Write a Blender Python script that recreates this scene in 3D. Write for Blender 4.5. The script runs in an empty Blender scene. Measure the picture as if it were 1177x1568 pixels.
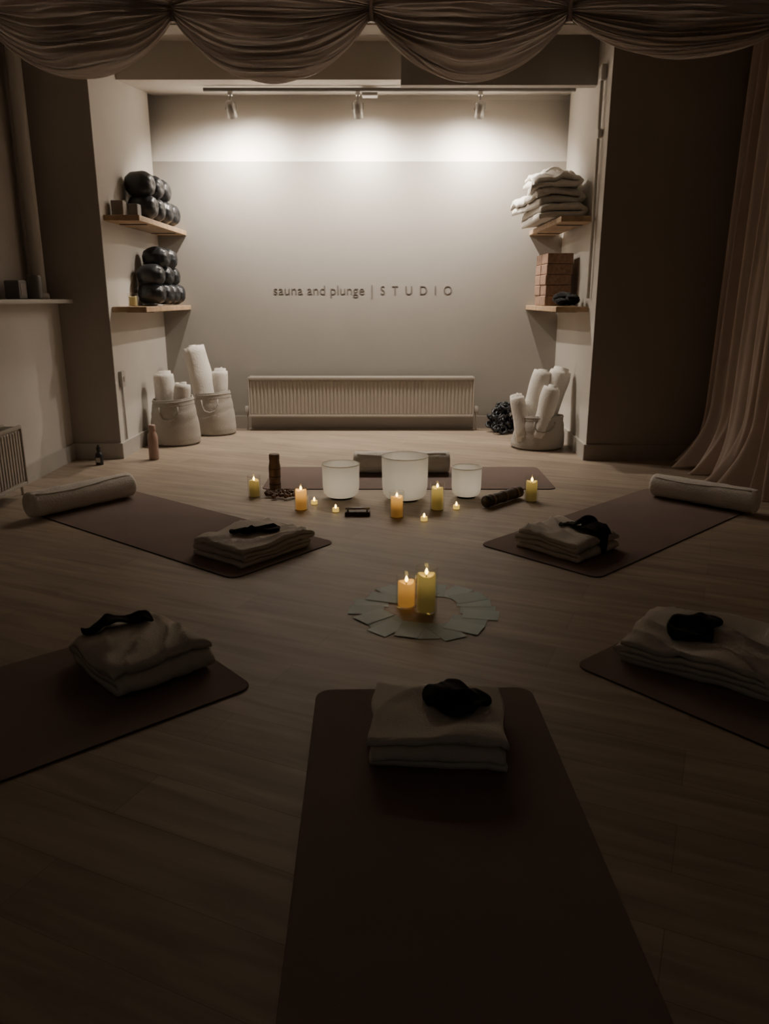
import bpy, bmesh, math, random
from math import sin, cos, pi, radians, sqrt, atan2
from mathutils import Vector, Matrix, Euler, noise
from mathutils.bvhtree import BVHTree
random.seed(7)
SC = bpy.context.scene

# ------------------------------------------------------------------ materials
def new_mat(name):
    m = bpy.data.materials.new(name); m.use_nodes = True
    nt = m.node_tree; b = nt.nodes['Principled BSDF']
    return m, nt, b
def pmat(name, col, rough=0.7, metal=0.0, var=0.08, scale=8.0, bump=0.0, bscale=60.0, detail=4, spec=None, coat=0):
    m, nt, b = new_mat(name)
    tc = nt.nodes.new('ShaderNodeTexCoord')
    n = nt.nodes.new('ShaderNodeTexNoise'); n.inputs['Scale'].default_value = scale; n.inputs['Detail'].default_value = detail
    nt.links.new(tc.outputs['Object'], n.inputs['Vector'])
    r = nt.nodes.new('ShaderNodeValToRGB')
    r.color_ramp.elements[0].position = 0.3; r.color_ramp.elements[1].position = 0.7
    r.color_ramp.elements[0].color = [c*(1-var) for c in col]+[1]
    r.color_ramp.elements[1].color = [min(1, c*(1+var)) for c in col]+[1]
    nt.links.new(n.outputs['Fac'], r.inputs['Fac']); nt.links.new(r.outputs['Color'], b.inputs['Base Color'])
    b.inputs['Roughness'].default_value = rough; b.inputs['Metallic'].default_value = metal
    if spec is not None: b.inputs['Specular IOR Level'].default_value = spec
    if coat: b.inputs['Coat Weight'].default_value = coat
    if bump > 0:
        n2 = nt.nodes.new('ShaderNodeTexNoise'); n2.inputs['Scale'].default_value = bscale; n2.inputs['Detail'].default_value = 5
        nt.links.new(tc.outputs['Object'], n2.inputs['Vector'])
        bp = nt.nodes.new('ShaderNodeBump'); bp.inputs['Strength'].default_value = bump; bp.inputs['Distance'].default_value = 0.01
        nt.links.new(n2.outputs['Fac'], bp.inputs['Height']); nt.links.new(bp.outputs['Normal'], b.inputs['Normal'])
    return m
def cloth_mat(name, col, trans=0.3, bump=0.3, bscale=120):
    m = pmat(name, col, 0.95, var=0.06, scale=5, bump=bump, bscale=bscale, spec=0.1)
    nt = m.node_tree; b = nt.nodes['Principled BSDF']; out = nt.nodes['Material Output']
    b.inputs['Sheen Weight'].default_value = 0.1
    if trans > 0:
        t = nt.nodes.new('ShaderNodeBsdfTranslucent'); t.inputs['Color'].default_value = list(col)+[1]
        mx = nt.nodes.new('ShaderNodeMixShader'); mx.inputs[0].default_value = trans
        nt.links.new(b.outputs[0], mx.inputs[1]); nt.links.new(t.outputs[0], mx.inputs[2]); nt.links.new(mx.outputs[0], out.inputs['Surface'])
    return m
def emit_mat(name, col, s):
    m, nt, b = new_mat(name)
    b.inputs['Base Color'].default_value = list(col)+[1]
    b.inputs['Emission Color'].default_value = list(col)+[1]; b.inputs['Emission Strength'].default_value = s
    return m
def wax_mat(name, col, ecol, s0, s1, h):
    """wax glowing from the LED inside: stronger toward the top"""
    m, nt, b = new_mat(name)
    tc = nt.nodes.new('ShaderNodeTexCoord'); sp = nt.nodes.new('ShaderNodeSeparateXYZ')
    nt.links.new(tc.outputs['Object'], sp.inputs[0])
    mr = nt.nodes.new('ShaderNodeMapRange'); mr.inputs['From Min'].default_value = h*0.3; mr.inputs['From Max'].default_value = h
    mr.inputs['To Min'].default_value = s0; mr.inputs['To Max'].default_value = s1; mr.interpolation_type='SMOOTHSTEP'
    nt.links.new(sp.outputs['Z'], mr.inputs['Value']); nt.links.new(mr.outputs[0], b.inputs['Emission Strength'])
    b.inputs['Base Color'].default_value = list(col)+[1]; b.inputs['Emission Color'].default_value = list(ecol)+[1]
    b.inputs['Roughness'].default_value = 0.5
    return m
def glass_mat(name):
    m, nt, b = new_mat(name); out = nt.nodes['Material Output']
    tr = nt.nodes.new('ShaderNodeBsdfTransparent'); tr.inputs[0].default_value = (0.97, .97, .94, 1)
    gl = nt.nodes.new('ShaderNodeBsdfGlossy'); gl.inputs['Roughness'].default_value = 0.08
    lw = nt.nodes.new('ShaderNodeLayerWeight'); lw.inputs[0].default_value = 0.5
    pw = nt.nodes.new('ShaderNodeMath'); pw.operation='POWER'; pw.inputs[1].default_value=4
    ma = nt.nodes.new('ShaderNodeMath'); ma.operation='MULTIPLY_ADD'; ma.inputs[1].default_value=0.5; ma.inputs[2].default_value=0.03
    mx = nt.nodes.new('ShaderNodeMixShader')
    nt.links.new(lw.outputs['Facing'], pw.inputs[0]); nt.links.new(pw.outputs[0], ma.inputs[0])
    nt.links.new(ma.outputs[0], mx.inputs[0]); nt.links.new(tr.outputs[0], mx.inputs[1]); nt.links.new(gl.outputs[0], mx.inputs[2])
    nt.links.new(mx.outputs[0], out.inputs['Surface'])
    return m
def floor_mat():
    m, nt, b = new_mat('oak_planks')
    tc = nt.nodes.new('ShaderNodeTexCoord'); mp = nt.nodes.new('ShaderNodeMapping')
    mp.inputs['Rotation'].default_value = (0, 0, radians(24))
    nt.links.new(tc.outputs['Object'], mp.inputs[0])
    br = nt.nodes.new('ShaderNodeTexBrick'); br.inputs['Scale'].default_value = 1
    br.inputs['Brick Width'].default_value = 1.25; br.inputs['Row Height'].default_value = 0.17
    br.inputs['Mortar Size'].default_value = 0.0015; br.inputs['Mortar Smooth'].default_value = 0.6
    br.inputs['Color1'].default_value = (0.38, 0.305, 0.23, 1); br.inputs['Color2'].default_value = (0.31, 0.245, 0.185, 1)
    br.inputs['Mortar'].default_value = (0.24, 0.19, 0.14, 1); br.offset = 0.37
    nt.links.new(mp.outputs[0], br.inputs['Vector'])
    mp2 = nt.nodes.new('ShaderNodeMapping'); mp2.inputs['Scale'].default_value = (1.2, 12, 1)
    nt.links.new(mp.outputs[0], mp2.inputs[0])
    n = nt.nodes.new('ShaderNodeTexNoise'); n.inputs['Scale'].default_value = 1.8; n.inputs['Detail'].default_value = 6; n.inputs['Distortion'].default_value = 0.6
    nt.links.new(mp2.outputs[0], n.inputs['Vector'])
    mr = nt.nodes.new('ShaderNodeMapRange'); mr.inputs['To Min'].default_value = 0.5; mr.inputs['To Max'].default_value = 1.48
    nt.links.new(n.outputs['Fac'], mr.inputs['Value'])
    mx = nt.nodes.new('ShaderNodeMix'); mx.data_type = 'RGBA'; mx.blend_type = 'MULTIPLY'; mx.inputs[0].default_value = 1
    nt.links.new(br.outputs['Color'], mx.inputs[6]); nt.links.new(mr.outputs[0], mx.inputs[7])
    nt.links.new(mx.outputs[2], b.inputs['Base Color'])
    b.inputs['Roughness'].default_value = 0.5; b.inputs['Specular IOR Level'].default_value = 0.35
    bp = nt.nodes.new('ShaderNodeBump'); bp.inputs['Strength'].default_value = 0.15; bp.inputs['Distance'].default_value = 0.004
    nt.links.new(n.outputs['Fac'], bp.inputs['Height']); nt.links.new(bp.outputs['Normal'], b.inputs['Normal'])
    return m

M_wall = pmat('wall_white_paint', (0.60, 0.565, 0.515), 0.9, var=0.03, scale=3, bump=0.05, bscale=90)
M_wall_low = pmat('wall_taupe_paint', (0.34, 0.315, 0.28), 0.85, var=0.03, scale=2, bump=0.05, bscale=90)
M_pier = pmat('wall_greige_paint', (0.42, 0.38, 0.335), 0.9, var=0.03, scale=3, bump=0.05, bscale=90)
M_dark = pmat('wall_dark_brown', (0.31, 0.265, 0.225), 0.9, var=0.03, scale=3, bump=0.05, bscale=90)
M_ceil = pmat('ceiling_paint', (0.55, 0.51, 0.46), 0.9, var=0.02)
M_trim = pmat('trim_gloss_paint', (0.48, 0.45, 0.41), 0.5, var=0.03)
M_floor = floor_mat()
M_mat = pmat('yoga_mat_rubber', (0.205, 0.148, 0.126), 0.85, var=0.06, scale=4, bump=0.15, bscale=300, spec=0.25)
M_matedge = pmat('yoga_mat_edge', (0.05, 0.035, 0.03), 0.8)
M_blank = cloth_mat('blanket_cotton', (0.60, 0.55, 0.48), 0, 0.3, 160)
M_white = cloth_mat('blanket_fleece_white', (0.68, 0.64, 0.58), 0, 0.4, 90)
M_canvas = cloth_mat('basket_canvas', (0.43, 0.395, 0.345), 0, 0.6, 160)
M_drape = cloth_mat('drape_satin', (0.62, 0.54, 0.48), 0.3, 0.0)
M_drape.node_tree.nodes['Principled BSDF'].inputs['Roughness'].default_value = 0.38
M_drape.node_tree.nodes['Principled BSDF'].inputs['Specular IOR Level'].default_value = 0.6
M_curtain = cloth_mat('curtain_linen', (0.68, 0.56, 0.48), 0.35, 0.2)
M_blackcloth = cloth_mat('eye_mask_satin', (0.012, 0.011, 0.011), 0, 0.2)
M_black = pmat('black_vinyl', (0.022, 0.024, 0.028), 0.36, var=0.1, bump=0.15, bscale=25)
M_rad = pmat('radiator_enamel', (0.46, 0.42, 0.37), 0.45, var=0.02)
M_grey = pmat('grey_plastic', (0.16, 0.15, 0.14), 0.5)
M_metal = pmat('brushed_metal', (0.45, 0.44, 0.42), 0.4, 0.8)
M_shelf = pmat('shelf_oak', (0.45, 0.31, 0.19), 0.55, var=0.2, scale=14)
M_letter = pmat('letter_acrylic', (0.15, 0.13, 0.115), 0.5)
M_brick = pmat('yoga_block_cork', (0.29, 0.18, 0.125), 0.85, var=0.25, scale=40, bump=0.2)
M_bowl = cloth_mat('frosted_quartz', (0.86, 0.84, 0.78), 0.5, 0.0)
M_bowl.node_tree.nodes['Principled BSDF'].inputs['Roughness'].default_value = 0.35
M_darkwood = pmat('dark_wood', (0.05, 0.035, 0.025), 0.5, var=0.4, scale=20)
M_wood = pmat('carved_wood', (0.17, 0.095, 0.06), 0.55, var=0.3, scale=25)
M_card = pmat('card_paper', (0.56, 0.70, 0.70), 0.6, var=0.06, scale=6)
M_cardb = pmat('card_paper_darker', (0.47, 0.60, 0.60), 0.6, var=0.06, scale=6)  # slightly darker tone for every other card
M_pink = pmat('bottle_pink', (0.42, 0.28, 0.23), 0.4)
M_glass = glass_mat('clear_glass')
M_flame = emit_mat('led_flame', (1.0, 0.66, 0.16), 14)
M_tea = emit_mat('tealight_wax', (0.9, 0.6, 0.12), 0.8)
M_lens = emit_mat('spot_lens', (1, 0.86, 0.68), 12)
M_bowlglow = emit_mat('added_bowl_glow', (1, 0.9, 0.75), 3)  # added glow, hidden inside the singing bowls
M_box = pmat('carton', (0.25, 0.21, 0.18), 0.7)

# ------------------------------------------------------------------ mesh builder
class MB:
    def __init__(s): s.v=[]; s.f=[]; s.mi=[]; s.sm=[]; s.mats=[]
    def m(s, mat):
        if mat not in s.mats: s.mats.append(mat)
        return s.mats.index(mat)
    def add(s, vs, fs, mat, M=None, smooth=True):
        o = len(s.v); k = s.m(mat)
        for p in vs:
            p = Vector(p); s.v.append(M @ p if M is not None else p)
        for f in fs: s.f.append([i+o for i in f]); s.mi.append(k); s.sm.append(smooth)
    def bm(s, bm, mat, M=None, smooth=False):
        bm.verts.ensure_lookup_table(); bm.verts.index_update()
        s.add([v.co.copy() for v in bm.verts], [[v.index for v in f.verts] for f in bm.faces], mat, M, smooth); bm.free()
    def box(s, c, size, mat, rot=(0,0,0), bevel=0.0, seg=2, smooth=False):
        bm = bmesh.new(); bmesh.ops.create_cube(bm, size=1)
        bmesh.ops.scale(bm, vec=size, verts=bm.verts)
        if bevel > 0: bmesh.ops.bevel(bm, geom=bm.edges[:], offset=bevel, segments=seg, affect='EDGES', profile=0.5)
        s.bm(bm, mat, Matrix.Translation(c) @ Euler(rot).to_matrix().to_4x4(), smooth)
    def lathe(s, prof, mat, M=None, seg=32, fn=None, closed=False):
        vs=[]; fs=[]; n=len(prof)
        for r, z in prof:
            for k in range(seg):
                a = 2*pi*k/seg; p = Vector((r*cos(a), r*sin(a), z))
                if fn: p = fn(p, a)
                vs.append(p)
        for i in range(n-1):
            for k in range(seg):
                k2=(k+1)%seg; fs.append([i*seg+k, i*seg+k2, (i+1)*seg+k2, (i+1)*seg+k])
        if prof[0][0] > 1e-5 and not closed: fs.append(list(range(seg))[::-1])
        if prof[-1][0] > 1e-5 and not closed: fs.append([(n-1)*seg+k for k in range(seg)])
        s.add(vs, fs, mat, M)
    def tube(s, pts, r, mat, seg=10, M=None):
        pts=[Vector(p) for p in pts]; vs=[]; fs=[]; n=len(pts)
        up = Vector((0,0,1))
        for i,p in enumerate(pts):
            d = (pts[min(i+1,n-1)]-pts[max(i-1,0)]).normalized()
            if abs(d.dot(up)) > 0.95: a = d.cross(Vector((1,0,0))).normalized()
            else: a = d.cross(up).normalized()
            b = d.cross(a)
            rr = r(i/(n-1)) if callable(r) else r
            for k in range(seg):
                t=2*pi*k/seg; vs.append(p + a*cos(t)*rr + b*sin(t)*rr)
        for i in range(n-1):
            for k in range(seg):
                k2=(k+1)%seg; fs.append([i*seg+k, i*seg+k2, (i+1)*seg+k2, (i+1)*seg+k])
        fs.append(list(range(seg))); fs.append([(n-1)*seg+k for k in range(seg)][::-1])
        s.add(vs, fs, mat, M)
    def sphere(s, c, r, mat, seg=24, rings=14, sc=(1,1,1), fn=None, M=None):
        vs=[]; fs=[]
        for i in range(rings+1):
            th = pi*i/rings
            for k in range(seg):
                a=2*pi*k/seg; q=Vector((sin(th)*cos(a), sin(th)*sin(a), cos(th)))
                rr = fn(q) if fn else 1.0
                q = Vector((q.x*sc[0], q.y*sc[1], q.z*sc[2]))*r*rr
                if M: q = M @ q
                vs.append(q + Vector(c))
        for i in range(rings):
            for k in range(seg):
                k2=(k+1)%seg; fs.append([i*seg+k,(i+1)*seg+k,(i+1)*seg+k2,i*seg+k2])
        s.add(vs, fs, mat)
    def ribbon(s, path, h, length, nseg, mat, M, fn=None):
        """solid sheet of half thickness h following a 2-D path (a,b), extruded along c"""
        n=len(path); nr=[]
        for i in range(n):
            p0=path[max(i-1,0)]; p1=path[min(i+1,n-1)]
            d=Vector((p1[0]-p0[0], p1[1]-p0[1])); d.normalize(); nr.append(Vector((-d.y, d.x)))
        loop=[Vector(path[i])+nr[i]*h for i in range(n)]+[Vector(path[i])-nr[i]*h for i in range(n-1,-1,-1)]
        L=len(loop); vs=[]; fs=[]
        for j in range(nseg+1):
            c=-length/2+length*j/nseg
            for k,q in enumerate(loop):
                idx = k if k<n else 2*n-1-k
                p=Vector((q.x, c, q.y))
                if fn: p=fn(p, idx/(n-1))
                vs.append(p)
        for j in range(nseg):
            for k in range(L):
                k2=(k+1)%L; fs.append([j*L+k, j*L+k2,(j+1)*L+k2,(j+1)*L+k])
        for j in (0,nseg):
            for i in range(n-1):
                q=[j*L+i, j*L+i+1, j*L+(2*n-2-i), j*L+(2*n-1-i)]
                fs.append(q if j==0 else q[::-1])
        s.add(vs, fs, mat, M)
    def obj(s, name, origin=None, subsurf=0, recalc=True):
        me=bpy.data.meshes.new(name)
        o=Vector(origin) if origin is not None else Vector((0,0,0))
        me.from_pydata([tuple(v-o) for v in s.v],[],s.f)
        for mt in s.mats: me.materials.append(mt)
        for i,p in enumerate(me.polygons): p.material_index=s.mi[i]; p.use_smooth=s.sm[i]
        me.validate(); me.update()
        if recalc:
            b=bmesh.new(); b.from_mesh(me); bmesh.ops.recalc_face_normals(b, faces=b.faces[:]); b.to_mesh(me); b.free()
        ob=bpy.data.objects.new(name, me); ob.location=o; SC.collection.objects.link(ob)
        if subsurf:
            md=ob.modifiers.new('sub','SUBSURF'); md.levels=subsurf; md.render_levels=subsurf
        return ob
def T(x,y,z,rz=0,rx=0,ry=0): return Matrix.Translation((x,y,z)) @ Euler((rx,ry,rz)).to_matrix().to_4x4()
def nz(p, s, seed=0): return noise.noise(Vector((p[0]*s+seed*7.3, p[1]*s-seed*3.1, p[2]*s+seed)))

def slab(name, a, b, mat):
    mb=MB(); mb.box([(a[i]+b[i])/2 for i in range(3)], [b[i]-a[i] for i in range(3)], mat); return mb.obj(name)
def prism(name, pts_xy, z0, z1, mat):
    n=len(pts_xy); mb=MB()
    mb.add([(x,y,z0) for x,y in pts_xy]+[(x,y,z1) for x,y in pts_xy],
           [list(range(n))[::-1], [n+i for i in range(n)]]+[[i,(i+1)%n,n+(i+1)%n,n+i] for i in range(n)], mat, smooth=False)
    return mb.obj(name)
def prism_x(name, pts_yz, x0, x1, mat):
    n=len(pts_yz); mb=MB()
    mb.add([(x0,y,z) for y,z in pts_yz]+[(x1,y,z) for y,z in pts_yz],
           [list(range(n))[::-1], [n+i for i in range(n)]]+[[i,(i+1)%n,n+(i+1)%n,n+i] for i in range(n)], mat, smooth=False)
    return mb.obj(name)
def front_face_mat(ob, mat):
    ob.data.materials.append(mat); k=len(ob.data.materials)-1
    for p in ob.data.polygons:
        if p.normal.y < -0.9: p.material_index=k

# ------------------------------------------------------------------ camera
cam=bpy.data.cameras.new('camera'); co=bpy.data.objects.new('camera', cam); SC.collection.objects.link(co)
cam.sensor_fit='VERTICAL'; cam.sensor_height=36; cam.lens=27.02; cam.clip_start=0.05
co.location=(0,0,1.2); co.rotation_euler=(radians(90-15.53),0,0); SC.camera=co

# ------------------------------------------------------------------ room shell
LX=-2.04; RXf=1.545; RXb=1.60; BY=7.33; CZ=3.06
slab('floor', (-2.9,-1.2,-0.1), (2.9,7.9,0), M_floor)
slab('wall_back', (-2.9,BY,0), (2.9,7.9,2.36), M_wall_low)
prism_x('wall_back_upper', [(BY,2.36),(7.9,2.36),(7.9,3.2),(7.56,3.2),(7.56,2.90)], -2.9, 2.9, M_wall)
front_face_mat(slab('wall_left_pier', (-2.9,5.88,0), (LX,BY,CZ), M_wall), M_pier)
front_face_mat(prism('wall_right_pier', [(RXf,5.82),(2.9,5.82),(2.9,BY),(RXb,BY)], 0, CZ, M_wall), M_dark)  # front face a darker brown than the pier's sides
slab('wall_left', (-2.75,-1.2,0), (-2.41,5.88,1.165), M_wall)
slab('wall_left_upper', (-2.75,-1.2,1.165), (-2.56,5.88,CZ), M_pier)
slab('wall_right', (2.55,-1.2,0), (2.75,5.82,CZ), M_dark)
slab('ceiling', (-2.9,-1.2,CZ), (2.9,6.6,CZ+0.12), M_ceil)
prism_x('ceiling_alcove', [(6.5,2.80),(7.56,2.935),(7.56,3.3),(6.5,3.3)], LX-0.02, RXb+0.02, M_ceil)
slab('beam_alcove', (0.12,6.28,2.71), (RXf+0.02,6.36,CZ), M_wall_low)
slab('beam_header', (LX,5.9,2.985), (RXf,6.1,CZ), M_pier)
mb=MB(); mb.box((-2.42,3.0,1.18),(0.27,5.7,0.03),M_trim,bevel=0.008); mb.obj('trim_sill')
slab('baseboard_back', (LX,BY-0.018,0), (RXb,BY,0.12), M_trim)
slab('baseboard_left', (-2.41,-1.2,0), (-2.39,5.88,0.12), M_trim)
slab('baseboard_left_alcove', (LX,5.88,0), (LX+0.018,BY-0.018,0.12), M_trim)
slab('baseboard_left_pier', (-2.39,5.862,0), (LX+0.018,5.88,0.12), M_trim)
prism('baseboard_right_alcove', [(RXf-0.018,5.82),(RXf,5.82),(RXb,BY-0.018),(RXb-0.018,BY-0.018)], 0,0.12, M_trim)
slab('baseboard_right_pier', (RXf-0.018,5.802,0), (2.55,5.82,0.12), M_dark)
mb=MB(); mb.lathe([(0.045,1.196),(0.045,CZ-0.01)],M_wall,T(-2.47,5.74,0),seg=20); mb.lathe([(0.06,1.196),(0.06,1.23),(0.046,1.24)],M_wall,T(-2.47,5.74,0),seg=20); mb.obj('riser_pipe')

# ------------------------------------------------------------------ track lights
mb=MB()
mb.box((0.04,6.88,2.820),(3.0,0.035,0.026),M_grey,bevel=0.004)
mb.box((-0.12,6.975,2.815),(0.13,0.10,0.05),M_trim,bevel=0.008)
mb.obj('light_track')
def spot(x, dx):
    mb=MB()
    mb.box((x,6.88,2.792),(0.035,0.05,0.026),M_metal,bevel=0.004)
    mb.lathe([(0.008,0),(0.008,0.07)],M_metal,T(x,6.88,2.715),seg=12)
    tgt=Vector((x+dx,7.36,2.02)); c=Vector((x,6.89,2.675)); d=(tgt-c).normalized()
    q=d.to_track_quat('Z','Y').to_matrix().to_4x4(); M=Matrix.Translation(c)@q
    mb.tube([c+Vector((-0.045,0,0)),c+Vector((-0.045,0,0.05)),c+Vector((0,0,0.06)),c+Vector((0.045,0,0.05)),c+Vector((0.045,0,0))],0.005,M_metal,8)
    mb.lathe([(0.0,-0.07),(0.025,-0.068),(0.036,-0.05),(0.038,0.0),(0.040,0.055),(0.036,0.055),(0.034,0.04)],M_metal,M,seg=28,closed=True)
    mb.lathe([(0.034,0.036),(0.001,0.04)],M_lens,M,seg=28)
    mb.obj('track_spotlight')
    def lamp(nm,W,size,t):
        dd=(t-(c+d*0.085)).normalized()
        l=bpy.data.lights.new(nm,'SPOT'); l.energy=W; l.color=(1,0.89,0.77); l.spot_size=radians(size); l.spot_blend=1.0; l.shadow_soft_size=0.03
        o=bpy.data.objects.new(nm,l); SC.collection.objects.link(o); o.location=c+d*0.085
        o.rotation_euler=dd.to_track_quat('-Z','Y').to_euler()
    lamp('spot_lamp',150,172,Vector((x+dx*.5,7.36,1.55)))
    lamp('spot_beam',26,78,Vector((x+dx,7.36,2.44)))
for x,dx in ((-1.245,0.08),(-0.215,0.04),(0.775,-0.03)): spot(x,dx)

mb=MB()
mb.tube([(1.525,6.0,2.70),(1.53,6.0,1.2)],0.011,M_trim,10)
mb.box((1.530,6.0,2.33),(0.03,0.05,0.06),M_trim,bevel=0.006); mb.box((1.525,6.0,2.72),(0.04,0.08,0.1),M_trim,bevel=0.01)
mb.obj('conduit_pipe')
mb=MB()
mb.tube([(LX+0.01,6.0,0.55),(LX+0.01,6.0,0.13)],0.007,M_trim,8)
mb.box((LX+0.014,6.0,0.60),(0.028,0.085,0.12),M_trim,bevel=0.006); mb.box((LX+0.03,6.0,0.60),(0.008,0.03,0.04),M_rad,bevel=0.003)
mb.obj('wall_switch')

# ------------------------------------------------------------------ sign lettering
def text_mesh(txt, x0, x1, space, h, z0):
    cu=bpy.data.curves.new('t','FONT'); cu.body=txt; cu.size=0.1; cu.extrude=0.0; cu.space_character=space; cu.offset=-0.0014
    ob=bpy.data.objects.new('t',cu); SC.collection.objects.link(ob)
    dg=bpy.context.evaluated_depsgraph_get(); me=bpy.data.meshes.new_from_object(ob.evaluated_get(dg))
    bm=bmesh.new(); bm.from_mesh(me)
    r=bmesh.ops.extrude_face_region(bm, geom=bm.faces[:])
    for e in r['geom']:
        if isinstance(e,bmesh.types.BMVert): e.co.z=0.003
    bm.verts.index_update()
    vs=[v.co.copy() for v in bm.verts]; fs=[[v.index for v in p.verts] for p in bm.faces]; bm.free()
    bpy.data.objects.remove(ob)
    mn=min(v.x for v in vs); mx=max(v.x for v in vs); s=(x1-x0)/(mx-mn)
    return [Vector(((v.x-mn)*s+x0, BY-0.0005-v.z, z0+v.y*h/0.1)) for v in vs], fs
mb=MB()
for txt,x0,x1,sp,h in (('sauna and plunge',-1.015,-0.185,1.0,0.118),('S T U D I O',-0.035,0.615,1.3,0.112)):
    vs,fs=text_mesh(txt,x0,x1,sp,h,1.235); mb.add(vs,fs,M_letter,smooth=False)
mb.box((-0.115,BY-0.002,1.26),(0.005,0.004,0.12),M_letter)
mb.obj('wall_sign_lettering',recalc=False)

# ------------------------------------------------------------------ radiators
def radiator(name, L, H, M, z0=0.14, pitch=0.034):
    mb=MB()
    n=int(L/pitch)
    for yo,sg in ((-0.055,-1),(0.035,1)):
        prof=[]
        for i in range(n):
            x=-L/2+L*i/n
            prof+= [(x+0.002,0),(x+0.008,0.006),(x+pitch-0.012,0.006),(x+pitch-0.006,0)]
        prof.append((L/2,0)); k=len(prof)
        zs=[z0,z0+0.02,z0+0.03,z0+H-0.03,z0+H-0.02,z0+H-0.006]; am=[0,0,1,1,0,0]
        vs=[]; fs=[]
        for z,a in zip(zs,am):
            for x,d in prof: vs.append((x, yo+sg*d*a, z))
        for j in range(len(zs)-1):
            for i in range(k-1): fs.append([j*k+i,j*k+i+1,(j+1)*k+i+1,(j+1)*k+i])
        mb.add(vs,fs,M_rad,M,smooth=False)
    def bx(c,s,b=0.003,m=M_rad): 
        bm=bmesh.new(); bmesh.ops.create_cube(bm,size=1); bmesh.ops.scale(bm,vec=s,verts=bm.verts)
        bmesh.ops.bevel(bm,geom=bm.edges[:],offset=b,segments=2,affect='EDGES',profile=0.5); mb.bm(bm,m,M@Matrix.Translation(c))
    bx((0,-0.01,z0+H/2),(L-0.02,0.05,H-0.05),0.004)
    for i in range(int(L/0.03)): bx((-L/2+0.015+i*0.03,-0.01,z0+H-0.002),(0.006,0.10,0.006),0.001)
    bx((0,-0.063,z0+H),(L+0.012,0.014,0.022)); bx((0,0.043,z0+H),(L+0.012,0.014,0.022))
    for sx in (-1,1): bx((sx*(L/2+0.004),-0.01,z0+H/2),(0.012,0.118,H),0.004)
    bx((0,-0.06,z0+0.006),(L,0.012,0.02))
    for sx in (-1,1):
        x=sx*(L/2+0.035)
        mb.tube([M@Vector((sx*L/2,-0.01,z0+0.03)),M@Vector((x,-0.01,z0+0.03))],0.011,M_metal,10)
        mb.tube([M@Vector((x,-0.01,z0+0.05)),M@Vector((x,-0.01,0.0))],0.0085,M_trim,10)
        mb.lathe([(0.0,0),(0.017,0.0),(0.02,0.01),(0.018,0.07),(0.0,0.075)],M_rad,M@Matrix.Translation((x,-0.01,z0+0.02)),seg=16,closed=True)
    for sx in (-0.35,0.35): bx((sx*L,0.068,z0+H*0.6),(0.03,0.055,0.12))
    mb.obj(name)
radiator('radiator', 2.08, 0.355, T(-0.215,BY-0.105,0), 0.135)
radiator('radiator', 0.95, 0.36, T(-2.305,4.22,0,rz=radians(90)), 0.08)

# ------------------------------------------------------------------ shelves
def shelf(name,x0,x1,y0,y1,z0,z1):
    mb=MB(); mb.box(((x0+x1)/2,(y0+y1)/2,(z0+z1)/2),(x1-x0,y1-y0,z1-z0),M_shelf,bevel=0.004)
    for t in (0.2,0.8):
        y=y0+(y1-y0)*t; mb.box(((x0+x1)/2,y,z0-0.004),((x1-x0)*0.8,0.03,0.006),M_grey)
    mb.obj(name)
shelf('wall_shelf',LX+0.001,-1.78,5.95,BY-0.002,1.745,1.785)
shelf('wall_shelf',LX+0.001,-1.78,5.95,BY-0.002,1.10,1.14)
shelf('wall_shelf',1.30,1.544,6.03,BY-0.002,1.745,1.785)
shelf('wall_shelf',1.30,1.544,6.03,BY-0.002,1.10,1.14)

def bolster_stack(name, cs, R, Lh):
    """stack of short puffy black vinyl bolsters, axis across the shelf (x)"""
    mb=MB(); random.seed(len(cs))
    for c in cs:
        rz=random.uniform(-.2,.2); vs=[]; fs=[]; N=30; S=56; sd=random.uniform(0,50)
        for i in range(N+1):
            th=pi*i/N; u=-cos(th)
            ax=abs(u)**0.85*(1 if u>0 else -1)
            r=(max(0,sin(th)))**0.78
            for k in range(S):
                a=2*pi*k/S
                gather=1+0.06*cos(a*9+sd)*(1-r)*2*r
                lump=1+0.07*noise.noise(Vector((u*1.5+sd,cos(a)*1.2,sin(a)*1.2)))
                seam=1-0.06*math.exp(-((abs(u)-.62)/.05)**2)
                rr=R*r*gather*lump*seam
                dimple=-0.010*math.exp(-(r/.25)**2)*(1 if u>0 else -1)
                p=Vector((ax*Lh+dimple, rr*cos(a), rr*sin(a)*0.97))
                p=Matrix.Rotation(rz,3,'Z')@p
                vs.append(p+Vector(c))
        for i in range(N):
            for k in range(S):
                k2=(k+1)%S; fs.append([i*S+k,i*S+k2,(i+1)*S+k2,(i+1)*S+k])
        mb.add(vs,fs,M_black)
    mb.obj(name)
z=1.787
bolster_stack('vinyl_bolster_stack',[(-1.90,6.48,z+.106),(-1.90,6.69,z+.106),(-1.89,6.90,z+.106),(-1.89,7.11,z+.106),(-1.91,6.47,z+.270),(-1.90,6.69,z+.270),(-1.90,6.90,z+.270)],0.102,0.115)
z=1.142
bolster_stack('vinyl_bolster_stack',[(-1.90,6.54,z+.096),(-1.88,6.72,z+.096),(-1.88,6.91,z+.096),(-1.88,7.10,z+.096),(-1.90,6.55,z+.24),(-1.88,6.75,z+.24),(-1.88,6.95,z+.24),(-1.88,6.90,z+.38),(-1.89,6.70,z+.38)],0.092,0.112)
mb=MB(); mb.box((-1.97,6.10,1.786+.055),(0.09,0.09,0.11),M_box,bevel=0.004); mb.box((-1.89,6.22,1.786+.05),(0.07,0.09,0.10),M_grey,bevel=0.004)
mb.box((-1.97,6.10,1.786+.112),(0.092,0.03,0.003),M_trim); mb.obj('storage_box')
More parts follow.
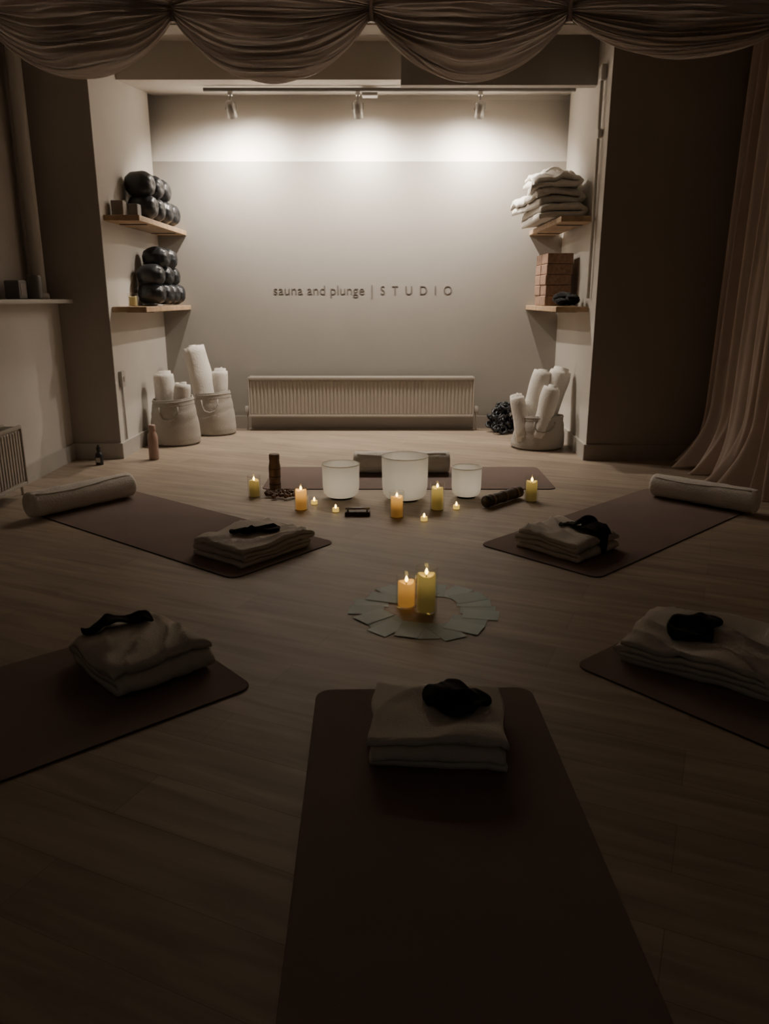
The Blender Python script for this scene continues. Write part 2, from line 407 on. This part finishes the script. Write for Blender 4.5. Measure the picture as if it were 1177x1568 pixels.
mb=MB(); mb.lathe([(0.0,0),(0.05,0),(0.065,0.02),(0.062,0.02),(0.048,0.005),(0,0.005)],M_black,T(-1.85,6.30,1.141),seg=24,closed=True); mb.obj('small_dish')

random.seed(7); mb=MB()
for j in range(5):
    for k in range(2):
        dx=random.uniform(-.006,.006)
        mb.box((1.415+dx,6.62+k*0.235,1.141+0.0405+j*0.0825),(0.21,0.225,0.081),M_brick,rot=(0,0,random.uniform(-.02,.02)),bevel=0.008,seg=3)
mb.obj('yoga_block_stack')

# ------------------------------------------------------------------ soft goods
def fold_path(D, layers, t):
    pts=[]; N=16
    for i in range(layers):
        z=(i+.5)*t
        e1=random.uniform(0,.04)*D
        if i%2==0: s0,s1=-D/2+.5*t,D/2-.5*t-e1
        else: s0,s1=D/2-.5*t,-D/2+.5*t+e1
        if pts: s0=last
        for k in range(N+1): pts.append((s0+(s1-s0)*k/N, z))
        last=s1
        if i<layers-1:
            sg=1 if i%2==0 else -1; ex=random.uniform(0.8,1.3)
            for k in range(1,6):
                a=-pi/2+pi*k/6; pts.append((s1+sg*cos(a)*t*.5*ex, z+t*.5+sin(a)*t*.5))
    return pts
def folded(mb, x,y,z,ang,W,D,layers,t,mat,seed=1,lump=0.012,round_=0.3,skew=0.04,sagx=0.0,wr=1.0):
    random.seed(seed)
    path=fold_path(D,layers,t)
    H=layers*t
    offs=[(random.uniform(-1,1),random.uniform(-1,1),random.uniform(-1,1)) for _ in range(layers+1)]
    def fn(p,u):
        f=u*layers; i=min(int(f),layers-1); fr=f-i; o0=offs[i]; o1=offs[i+1]
        ox=o0[0]*(1-fr)+o1[0]*fr; oy=o0[1]*(1-fr)+o1[1]*fr; oz=o0[2]*(1-fr)+o1[2]*fr
        hh=min(1,p.z/H)
        a,c,b=p
        ea=min(1,abs(a)/(D/2)); ec=min(1,abs(c)/(W/2))
        a2=a+ox*0.012+skew*c*oz*0.6 + nz((a,c,b),7,seed)*0.012
        c2=c*(1+oy*0.05)+nz((a,c,b),8,seed+9)*0.014
        w=noise.noise(Vector((a*5+c*9+seed, c*3-a*2, b*8+seed)))
        wrk=(1-abs(w)*2.4); wrk=max(0,wrk)**3*0.009*wr
        b2=b*(1-round_*0.5*(ea**6+ec**8)*hh) + hh*(nz((a,c,0),6,seed+3)*lump+nz((a,c,0),14,seed+5)*lump*.4)+(nz((a,c,b*3),12,seed+2)*0.004)+wrk*(.4+hh)
        b2-= sagx*max(0,(-a/(D/2))-.2)**2
        return Vector((a2,c2,b2 if sagx else max(b2,0.0008+0.1*max(0,b)*.1)))
    mb.ribbon(path,t*0.41,W,36,mat,T(x,y,z,rz=ang),fn)
def roll_path(R,turns,npt=22):
    pts=[]; r0=R*0.12; n=int(turns*npt)
    for i in range(n+1):
        t=i/n; r=r0+(R-r0)*t; a=2*pi*turns*t; pts.append((r*cos(a),r*sin(a)))
    return pts
def roll(mb, p0, p1, R, mat, turns=4, seed=0, squash=1.0):
    p0=Vector(p0); p1=Vector(p1); d=p1-p0; L=d.length
    q=d.to_track_quat('Y','Z').to_matrix().to_4x4()
    pitch=(R-R*.12)/turns
    def fn(p,u):
        k=1+0.14*nz((p.x*.5,p.y,p.z*.5),6,seed)
        e=(abs(p.y)/(L/2))**6
        k*=1-0.12*e
        return Vector((p.x*k, p.y+ (0.012*sin(seed*3+u*9)+0.02*(1-u))*(1 if p.y>0 else -1)*(abs(p.y)/(L/2))**4, p.z*k*squash))
    mb.ribbon(roll_path(R,turns),pitch*0.47,L,14,mat,Matrix.Translation((p0+p1)/2)@q,fn)
def mask(name,bvh,x,y,ang,L,W,peak,seed,waist=0.25):
    """crumpled satin eye mask with its strap, draped on whatever lies below"""
    mb=MB(); N=30; path=[]
    for i in range(N+1):
        t=i/N; a=-L/2+L*t
        b=0.016+peak*math.exp(-((t-.42)/.18)**2)+0.5*peak*math.exp(-((t-.8)/.12)**2)
        path.append((a+0.3*peak*sin(t*6),b))
    R=Matrix.Rotation(ang,3,'Z')
    def fn(p,u):
        w=1-waist*math.exp(-((u-.5)/.16)**2)
        w*=1-0.35*abs(2*u-1)**5
        q=Vector((p.x+nz(p,11,seed)*0.03, p.y*w+nz(p,9,seed+8)*0.03, p.z*(1-0.3*abs(2*p.y/W))+nz(p,26,seed+4)*0.010))
        wp=R@q+Vector((x,y,0))
        h=bvh.ray_cast(Vector((wp.x,wp.y,1.0)),Vector((0,0,-1)))
        hz=h[0].z if h and h[0] is not None else ZM
        return Vector((wp.x,wp.y,hz+max(0.005,q.z)))
    mb.ribbon(path,0.009,W,14,M_blackcloth,Matrix.Identity(4),fn)
    mb.obj(name,subsurf=1)

def yoga_mat(cx,cy,dx,dy,L=1.75,W=0.68,z=0.0,th=0.006):
    d=Vector((dx,dy)).normalized(); ang=atan2(d.y,d.x)
    r=0.05; pts=[]
    for (ox,oy,a0) in ((L-r,W/2-r,0),(r,W/2-r,90),(r,-W/2+r,180),(L-r,-W/2+r,270)):
        for k in range(7):
            a=radians(a0+15*k); pts.append((ox+r*cos(a),oy+r*sin(a)))
    n=len(pts); M=T(cx,cy,z,rz=ang); mb=MB()
    ins=[(x+(-.0015 if x>L/2 else .0015), y*0.996) for x,y in pts]
    vs=[(x,y,0.0005) for x,y in pts]+[(x,y,th*0.8) for x,y in pts]+[(x,y,th) for x,y in ins]
    mb.add(vs,[list(range(n))[::-1],[2*n+i for i in range(n)]]+[[n+i,n+(i+1)%n,2*n+(i+1)%n,2*n+i] for i in range(n)],M_mat,M,smooth=False)
    mb.add(vs,[[i,(i+1)%n,n+(i+1)%n,n+i] for i in range(n)],M_matedge,M,smooth=False)
    return mb.obj('yoga_mat')
yoga_mat(-0.46,3.465,-0.785,0.62,1.78)
yoga_mat(0.712,3.45,0.72,0.69,1.72)
yoga_mat(-0.64,2.475,-0.751,-0.66,1.78)
yoga_mat(0.90,2.59,0.645,-0.764,1.80)
yoga_mat(0.125,2.205,0.025,-1.0,1.85)
yoga_mat(-0.80,5.2,1,0,1.92)

def bolster(p0,p1,R=0.075,z0=0.008,seed=0):
    p0=Vector((p0[0],p0[1],z0+R*1.05)); p1=Vector((p1[0],p1[1],z0+R*1.05)); d=p1-p0; L=d.length
    q=d.to_track_quat('Z','Y').to_matrix().to_4x4()
    prof=[(0.0,0.012),(R*.3,0.008),(R*.7,0.0),(R*.9,0.004),(R*1.0,0.018),(R*0.985,0.03)]
    n=14
    for i in range(1,n): prof.append((R*(1+0.025*sin(i*1.9+seed)),0.03+(L-.06)*i/n))
    prof+=[(R*0.985,L-.03),(R*1.0,L-.018),(R*.9,L-.004),(R*.7,L),(R*.3,L-.008),(0.0,L-.012)]
    mb=MB()
    def fn(p,a):
        k=1+0.03*nz((cos(a),sin(a),p.z*4),1.6,seed)+0.012*nz((cos(a)*3,sin(a)*3,p.z*14),1.5,seed)
        return Vector((p.x*k,p.y*k,p.z))
    mb.lathe(prof,M_white,Matrix.Translation(p0)@q,seg=36,fn=fn,closed=True)
    pts=[Vector((R*1.0*cos(2.2+0.15*sin(i/19*5)),R*1.0*sin(2.2+0.15*sin(i/19*5)),0.03+(L-.06)*i/19)) for i in range(20)]
    mb.tube([Matrix.Translation(p0)@q@p for p in pts],0.006,M_white,8)
    mb.obj('bolster')
bolster((-1.99,4.14),(-1.58,4.66),seed=1)
bolster((1.68,4.68),(2.13,4.24),R=0.07,seed=2)
bolster((-0.22,5.33),(0.46,5.33),R=0.075,seed=3)

ZM=0.0065
def stack(x,y,ang,W,D,layers,t,seed,mk,waist=0.25,**k):
    mb=MB(); folded(mb,x,y,ZM,ang,W,D,layers,t,M_blank,seed,**k); mb.obj('folded_blanket')
    bvh=BVHTree.FromPolygons([v[:] for v in mb.v],mb.f)
    mask('eye_mask',bvh,*mk,waist=waist)
stack(-0.64,3.60,radians(52),0.34,0.48,4,0.022,11,(-0.64,3.60,radians(8),0.23,0.10,0.012,1),lump=0.02,wr=1.2,round_=0.15)
stack(0.90,3.64,radians(-48),0.33,0.38,4,0.025,12,(0.99,3.62,radians(-45),0.24,0.14,0.05,2),lump=0.018,wr=1.2,round_=0.15)
stack(-0.82,2.37,radians(-48),0.34,0.36,3,0.036,13,(-0.92,2.44,radians(28),0.22,0.09,0.02,3),lump=0.012,round_=0.5,skew=0.02,wr=1.2)
stack(1.10,2.41,radians(-35),0.38,0.48,4,0.023,14,(1.06,2.43,radians(60),0.19,0.15,0.04,4),lump=0.015,wr=1.4,round_=0.2)
stack(0.150,1.92,radians(86),0.35,0.34,4,0.0215,15,(0.20,1.96,radians(125),0.17,0.17,0.020,5),lump=0.008,wr=1.0,round_=0.12,waist=0.0)

mb=MB(); Zs=1.790
folded(mb,1.34,6.68,Zs,0,0.90,0.36,2,0.058,M_white,21,lump=0.02,round_=0.25,sagx=0.04)
folded(mb,1.31,6.70,Zs+0.112,0.07,0.80,0.42,2,0.056,M_white,22,lump=0.04,round_=0.3,sagx=0.07,wr=1.8,skew=0.1)
folded(mb,1.33,6.60,Zs+0.222,-0.14,0.66,0.38,2,0.056,M_white,23,lump=0.05,round_=0.5,sagx=0.07,wr=2.4,skew=0.1)
folded(mb,1.36,6.92,Zs+0.315,0.2,0.46,0.30,2,0.050,M_white,25,lump=0.06,round_=0.6,sagx=0.05,wr=2.4,skew=0.1)
mb.obj('blanket_pile')

mb=MB()
for i,(x,y,w,h) in enumerate(((1.41,6.32,0.15,0.11),(1.45,6.17,0.11,0.09),(1.37,6.17,0.10,0.06))):
    def fn(q,i=i): return 1+0.3*nz(q,2.2,i+2)+0.1*nz(q,6,i)
    mb.sphere((x,y,1.145+h*0.5),1.0,M_blackcloth,24,14,sc=(w*.5,w*.62,h*.45),fn=fn)
mb.obj('folded_strap_bundle')

def basket(name,x,y,R,H,rolls,seed,lean=(0,0)):
    """soft canvas tote that tapers toward the rim, stuffed with rolled blankets"""
    mb=MB()
    prof=[(0.0,0.003),(R*.88,0.0),(R*1.0,0.015),(R*1.02,H*.15),(R*.99,H*.4),(R*.92,H*.7),(R*.84,H*.95),(R*.83,H),(R*.80,H),(R*.80,H*.9),(R*.88,H*.5),(R*.88,0.03),(0.0,0.025)]
    def fn(p,a):
        h=p.z/H; k=1+0.035*nz((cos(a),sin(a),p.z*3),2,seed)*(.3+h)+0.015*sin(a*2+seed+h*3)
        cr=0.010*math.exp(-((h-.55-.06*sin(a*2+seed))/.04)**2)+0.008*math.exp(-((h-.8-.05*sin(a*3+seed))/.03)**2)
        return Vector((p.x*k*(1-cr*2)+lean[0]*h,p.y*k*0.92*(1-cr*2)+lean[1]*h,p.z*(1+0.035*sin(a+seed)*h)))
    pr=[]
    for i in range(len(prof)-1):
        for k in range(7):
            t=k/7; pr.append((prof[i][0]*(1-t)+prof[i+1][0]*t, prof[i][1]*(1-t)+prof[i+1][1]*t))
    pr.append(prof[-1])
    mb.lathe(pr,M_canvas,T(x,y,0.001),seg=56,fn=fn,closed=True)
    for hh in (0.955,0.88):
        rr=R*(.84+(.95-hh)*.32)+0.001
        mb.tube([fn(Vector((rr*cos(a),rr*sin(a),H*hh)),a)+Vector((x,y,0)) for a in [2*pi*k/48 for k in range(49)]],0.005 if hh>.9 else 0.002,M_canvas,8)
    hp=[fn(Vector((R*.93*cos(a0),R*.93*sin(a0),H*zz)),a0)+Vector((x,y,0))+Vector((0,-0.012,0)) for a0,zz in ((-2.0,.86),(-1.98,.72),(-1.85,.60),(-1.57,.56),(-1.3,.60),(-1.17,.72),(-1.15,.86))]
    mb.tube(hp,0.006,M_canvas,8)
    for i,(a,b,r) in enumerate(rolls): roll(mb,a,b,r,M_white,3.5,seed+i*3)
    mb.obj(name)
basket('blanket_basket',-1.79,6.53,0.205,0.39,[((-1.84,6.53,0.10),(-1.87,6.60,0.59),0.085),((-1.73,6.50,0.10),(-1.69,6.5,0.50),0.07)],1)
basket('blanket_basket',-1.56,7.03,0.19,0.38,[((-1.59,7.02,0.10),(-1.72,7.07,0.77),0.105),((-1.51,7.02,0.10),(-1.49,7.08,0.57),0.07)],2)
basket('blanket_basket',1.27,6.35,0.215,0.27,[((1.29,6.38,0.08),(1.46,6.43,0.63),0.095),((1.20,6.38,0.08),(1.31,6.44,0.61),0.085),((1.14,6.26,0.08),(1.09,6.36,0.42),0.065),((1.26,6.22,0.10),(1.36,6.26,0.50),0.07)],3,lean=(0.03,0.0))

random.seed(5); mb=MB()
for i in range(75):
    a=random.uniform(0,2*pi); rr=random.uniform(0,1); h=random.random()**1.5*0.20; R=(0.17*(1-h/0.30))*rr
    c=Vector((1.08+R*cos(a),7.08+R*sin(a)*.8,0.045+h)); rad=random.uniform(0.022,0.04)
    E=Euler((random.uniform(0,6),random.uniform(0,6),0)).to_matrix()
    mb.tube([c+E@Vector((rad*cos(t),rad*sin(t),0.008*sin(3*t))) for t in [5.6*k/12 for k in range(13)]],0.012,M_black,8)
mb.obj('strap_pile')

# ------------------------------------------------------------------ bottles and props
mb=MB(); mb.lathe([(0,0),(0.034,0),(0.038,0.006),(0.038,0.17),(0.034,0.195),(0.024,0.215),(0.024,0.22),(0.027,0.222),(0.027,0.262),(0.024,0.268),(0,0.268)],M_pink,T(-1.78,5.84,0.001),closed=True); mb.obj('water_bottle')
mb=MB(); mb.lathe([(0,0),(0.026,0),(0.028,0.004),(0.028,0.07),(0.024,0.085),(0.012,0.095),(0.012,0.105),(0.015,0.106),(0.015,0.128),(0.008,0.14),(0.008,0.15),(0,0.152)],M_black,T(-2.13,5.64,0.001),closed=True); mb.box((-2.13,5.612,0.04),(0.03,0.002,0.035),M_trim); mb.obj('dropper_bottle')
mb=MB(); mb.lathe([(0,0),(0.036,0),(0.038,0.01),(0.036,0.05),(0.038,0.10),(0.038,0.15),(0.034,0.17),(0.032,0.19),(0.034,0.195),(0.034,0.225),(0.030,0.23),(0,0.23)],M_wood,T(-0.71,4.86,0.007),closed=True)
for h in (0.03,0.08,0.13): mb.lathe([(0.037,h),(0.040,h+.004),(0.037,h+.008)],M_darkwood,T(-0.71,4.86,0.007),closed=True)
mb.obj('wooden_shaker')
mb=MB(); mb.lathe([(0,0),(0.045,0),(0.047,0.008),(0.047,0.15),(0.043,0.158),(0.03,0.156),(0,0.15)],M_grey,T(-2.40,5.5,1.196),closed=True); mb.obj('speaker')
mb=MB(); mb.box((-2.45,5.32,1.196+.06),(0.10,0.12,0.12),M_grey,bevel=0.01); mb.box((-2.40,5.32,1.196+.06),(0.004,0.08,0.08),M_box,bevel=0.001); mb.obj('small_radio')
random.seed(9); mb=MB()
for i in range(90):
    t=i/90*2*pi*2; x=-0.63+0.09*cos(t)+0.03*cos(t*3.5); y=4.67+0.05*sin(t)+0.03*sin(t*2.5+1)
    mb.sphere((x,y,0.018+random.uniform(0,0.01)),0.0105,M_wood,10,6)
mb.obj('mala_beads')
mb=MB(); a=Vector((0.60,4.40,0.040)); b=Vector((0.84,4.65,0.040))
mb.tube([a+(b-a)*k/40 for k in range(41)],lambda t:0.033+0.0012*sin(t*30)+(0.003 if t<.06 or t>.94 else 0),M_darkwood,16)
for k in (0.15,0.5,0.85): mb.tube([a+(b-a)*(k-.03),a+(b-a)*(k+.03)],0.036,M_wood,16)
mb.obj('rain_stick')
mb=MB(); mb.box((-0.155,4.25,0.012),(0.145,0.055,0.022),M_darkwood,bevel=0.004)
for k in (-.055,.055): mb.lathe([(0.006,0),(0.006,0.012)],M_metal,T(-0.155+k,4.25,0.022),seg=10)
mb.tube([(-0.225,4.25,0.04),(-0.085,4.25,0.04)],0.007,M_metal,12)
mb.obj('energy_chime')
def bowl(x,y,R,H,fill_w):
    mb=MB()
    prof=[(0,0),(R*.55,0.0),(R*.80,H*.03),(R*.93,H*.12),(R*.98,H*.3),(R*1.0,H*.97),(R*.995,H)]
    mb.lathe(prof,M_bowl,T(x,y,0.014),seg=64,closed=True)
    mb.lathe([(R+.003*cos(t),H+.014+.003*sin(t)) for t in [2*pi*k/8 for k in range(9)]],M_bowl,T(x,y,0),seg=64,closed=True)
    ring=[(R*.55+0.008*cos(t),0.006+0.006*sin(t)) for t in [2*pi*k/8 for k in range(9)]]
    mb.lathe(ring,M_blackcloth,T(x,y,0.001),seg=40,closed=True)
    # unseen glowing disc, added to light the translucent bowl from inside
    mb.lathe([(0.0,0.016),(0.03,0.016),(0.03,0.028),(0.0,0.030)],M_bowlglow,T(x,y,0.003),seg=24,closed=True)
    mb.obj('singing_bowl')
    l=bpy.data.lights.new('bowl_fill','POINT'); l.energy=fill_w; l.color=(1,.88,.70); l.shadow_soft_size=0.02  # added fill light that makes the bowl look luminous
    o=bpy.data.objects.new('bowl_fill',l); SC.collection.objects.link(o); o.location=(x,y,0.014+H*.5)
bowl(-0.27,4.64,0.115,0.205,0.13); bowl(0.125,4.60,0.142,0.262,0.21); bowl(0.51,4.66,0.093,0.18,0.085)

# ------------------------------------------------------------------ candles
def candle(x,y,z,r,h,glass,col,e0,e1,lamp,lit=True):
    ecol=(1.0,0.44,0.08) if col=='o' else (0.90,0.60,0.14)
    base=(0.72,0.50,0.24) if col=='o' else (0.66,0.57,0.28)
    mt=wax_mat('candle_wax',base,ecol,e0,e1,h)
    mb=MB(); M=T(x,y,z); g=0.004 if glass else 0
    mb.lathe([(0,g),(r*.97,g),(r,g+.003),(r,h*.3),(r,h*.6),(r,h-.006),(r*.93,h),(r*.82,h-.002),(r*.6,h-.010),(0,h-.013)],mt,M,seg=32,fn=lambda p,a:Vector((p.x,p.y,p.z+(0.004*sin(a*2+x*9) if p.z>h*.8 else 0))),closed=True)
    mb.lathe([(0.0015,h-.014),(0.0015,h+.002)],M_darkwood,M,seg=8)
    if lit: mb.lathe([(0,h-.004),(.005,h+.001),(.0072,h+.008),(.005,h+.016),(.002,h+.022),(0,h+.025)],M_flame,M,seg=16,closed=True)
    if glass:
        R=r+0.008; H=h+glass
        mb.lathe([(0,0.0005),(R,0.0005),(R,H)],M_glass,M,seg=36,closed=True)
        mb.lathe([(R+.001*cos(t),H+.001*sin(t)) for t in [2*pi*k/6 for k in range(7)]],M_glass,M,seg=36,closed=True)
    mb.obj('candle',origin=(x,y,z))
    if lamp:
        l=bpy.data.lights.new('candle_lamp','POINT'); l.energy=lamp; l.color=(1,.60,.22); l.shadow_soft_size=0.012
        o=bpy.data.objects.new('candle_lamp',l); SC.collection.objects.link(o); o.location=(x,y,z+h+.06)
def tealight(x,y,z):
    mb=MB(); M=T(x,y,z)
    mb.lathe([(0,0),(0.019,0),(0.019,0.02),(0.017,0.022),(0.0,0.018)],M_tea,M,seg=24,closed=True)
    mb.lathe([(0,.017),(.004,.021),(.0062,.029),(.004,.036),(0,.044)],M_flame,M,seg=14,closed=True)
    mb.obj('tealight',origin=(x,y,z))
candle(-0.816,4.68,0.001,0.032,0.105,0.03,'y',0.04,0.25,0.02)
candle(-0.49,4.37,0.001,0.033,0.12,0.025,'o',0.2,1.1,0.02)
candle(0.07,4.21,0.001,0.034,0.12,0.03,'o',0.10,0.8,0.02)
candle(0.31,4.37,0.001,0.034,0.135,0.03,'y',0.07,0.45,0.02)
candle(0.90,4.57,0.001,0.034,0.125,0.03,'y',0.04,0.3,0.02)
candle(0.088,2.89,0.004,0.034,0.105,0.03,'o',0.25,0.55,0.0)
candle(0.165,2.84,0.004,0.036,0.155,0.03,'y',0.05,0.26,0.025)
candle(-1.93,6.12,1.141,0.030,0.075,0.02,'y',0.0,0.01,0.0,lit=False)
for x,y in ((-0.425,4.50),(-0.285,4.33),(0.222,4.14),(0.425,4.39)): tealight(x,y,0.001)

# ring of oracle cards
random.seed(3); mb=MB(); cx,cy=0.157,2.86
N=20
for i in range(N):
    a=2*pi*i/N+random.uniform(-.07,.07); r=0.216+random.uniform(-.020,.016)
    z=0.0014+0.0011*(i%3)
    mb.box((cx+r*cos(a),cy+r*sin(a),z),(0.14,0.092,0.0009),M_card if i%2 else M_cardb,rot=(0.004,0,a+random.uniform(-.42,.42)))
mb.obj('card_circle')

# ------------------------------------------------------------------ ceiling drape
def drape():
    mb=MB(); Y=4.62
    spans=[(-2.14,-1.12,0.285,1),(-1.12,-0.08,0.31,2),(-0.06,0.97,0.30,3),(0.99,2.20,0.19,4)]
    for x0,x1,S,seed in spans:
        NT=80; NV=420; vs=[]; fs=[]
        for j in range(NV+1):
            v=j/NV
            for i in range(NT+1):
                t=i/NT; s=(4*t*(1-t)); sh=s**0.85
                zb=2.70-0.07*v
                sag=-0.10+(S+0.10)*v**0.95
                w=noise.noise(Vector((t*2.2+seed*5,v*2.5,seed)))
                w2=noise.noise(Vector((t*3+seed*9,v*5,seed+4)))
                ph=2*pi*(13*v+w*1.6)
                am=(0.006+0.019*sh)*min(1,(1-v)*14+.2)
                r1=1-2*abs(sin(ph*.5))**1.3
                rip=1.1*r1+0.7*sin(ph*1.73+w2*4)+0.45*sin(ph*3.3-t*4+w*5)+0.2*sin(ph*6.1+w2*6)
                y=Y-0.18*sh*sin(v*pi*0.8)+0.12*v*sh - am*rip
                z=zb-sag*sh+am*0.5*cos(ph)
                x=x0+(x1-x0)*t
                vs.append((x,y,z))
        n=NT+1
        for j in range(NV):
            for i in range(NT): fs.append([j*n+i,j*n+i+1,(j+1)*n+i+1,(j+1)*n+i])
        mb.add(vs,fs,M_drape)
        vs=[]; fs=[]; NY=60
        for j in range(NY+1):
            v=j/NY; yy=Y-0.02-v*3.2
            for i in range(NT+1):
                t=i/NT; s=4*t*(1-t); sh=s**.85
                bil=0.5*(1-cos(2*pi*v*3)); q=min(1,v*4)
                vs.append((x0+(x1-x0)*t, yy, 2.70+0.25*q+0.10*sh*(1-q)-0.14*sh*bil*min(1,v*3)+0.012*sin(v*70+2*sin(t*3))*sh*q))
        for j in range(NY):
            for i in range(NT): fs.append([j*n+i,j*n+i+1,(j+1)*n+i+1,(j+1)*n+i])
        mb.add(vs,fs,M_drape)
    for x in (-2.14,-1.12,-0.07,0.98,2.2):
        mb.tube([(x,Y+.01,2.61),(x,Y+.015,2.66),(x,Y+.01,2.70),(x,Y,CZ-.001)],lambda t:0.020 if t<.7 else 0.008,M_drape,12)
    mb.obj('ceiling_drape',recalc=False)
drape()

# ------------------------------------------------------------------ curtain
mb=MB(); vs=[]; fs=[]; NU=340; NZ=70; Lc=2.6
for j in range(NZ+1):
    v=j/NZ; z=3.03*(1-v)+0.012*v
    for i in range(NU+1):
        u=i/NU; s=u*Lc
        ph=2*pi*s/0.15+1.2*sin(s*3.1)+0.5*sin(v*2+s)
        A=0.030+0.018*v+0.010*sin(s*7)
        flare=0.15*max(0,(v-.84)/.16)**2*max(0,min(1,(1.1-s)/.3))
        y=5.70-s*0.98+0.02*sin(ph*.5+v*3)
        x=2.44-0.04*v-0.03*min(1,s/1.5)*v+A*sin(ph)+0.35*A*sin(2.1*ph+v*2)-flare*(1+0.6*sin(ph*.7+1))
        vs.append((min(x,2.53),min(y,5.79),max(0.008,z+0.02*sin(ph*.6)*max(0,(v-.9)/.1))))
n=NU+1
for j in range(NZ):
    for i in range(NU): fs.append([j*n+i,j*n+i+1,(j+1)*n+i+1,(j+1)*n+i])
mb.add(vs,fs,M_curtain)
mb.tube([(2.44,5.80,3.04),(2.40,3.1,3.04)],0.012,M_metal,10)
mb.obj('curtain',recalc=False)

# ------------------------------------------------------------------ world
w=bpy.data.worlds.new('world'); SC.world=w; w.use_nodes=True
bg=w.node_tree.nodes['Background']; bg.inputs[0].default_value=(1.0,0.89,0.79,1); bg.inputs[1].default_value=0.052
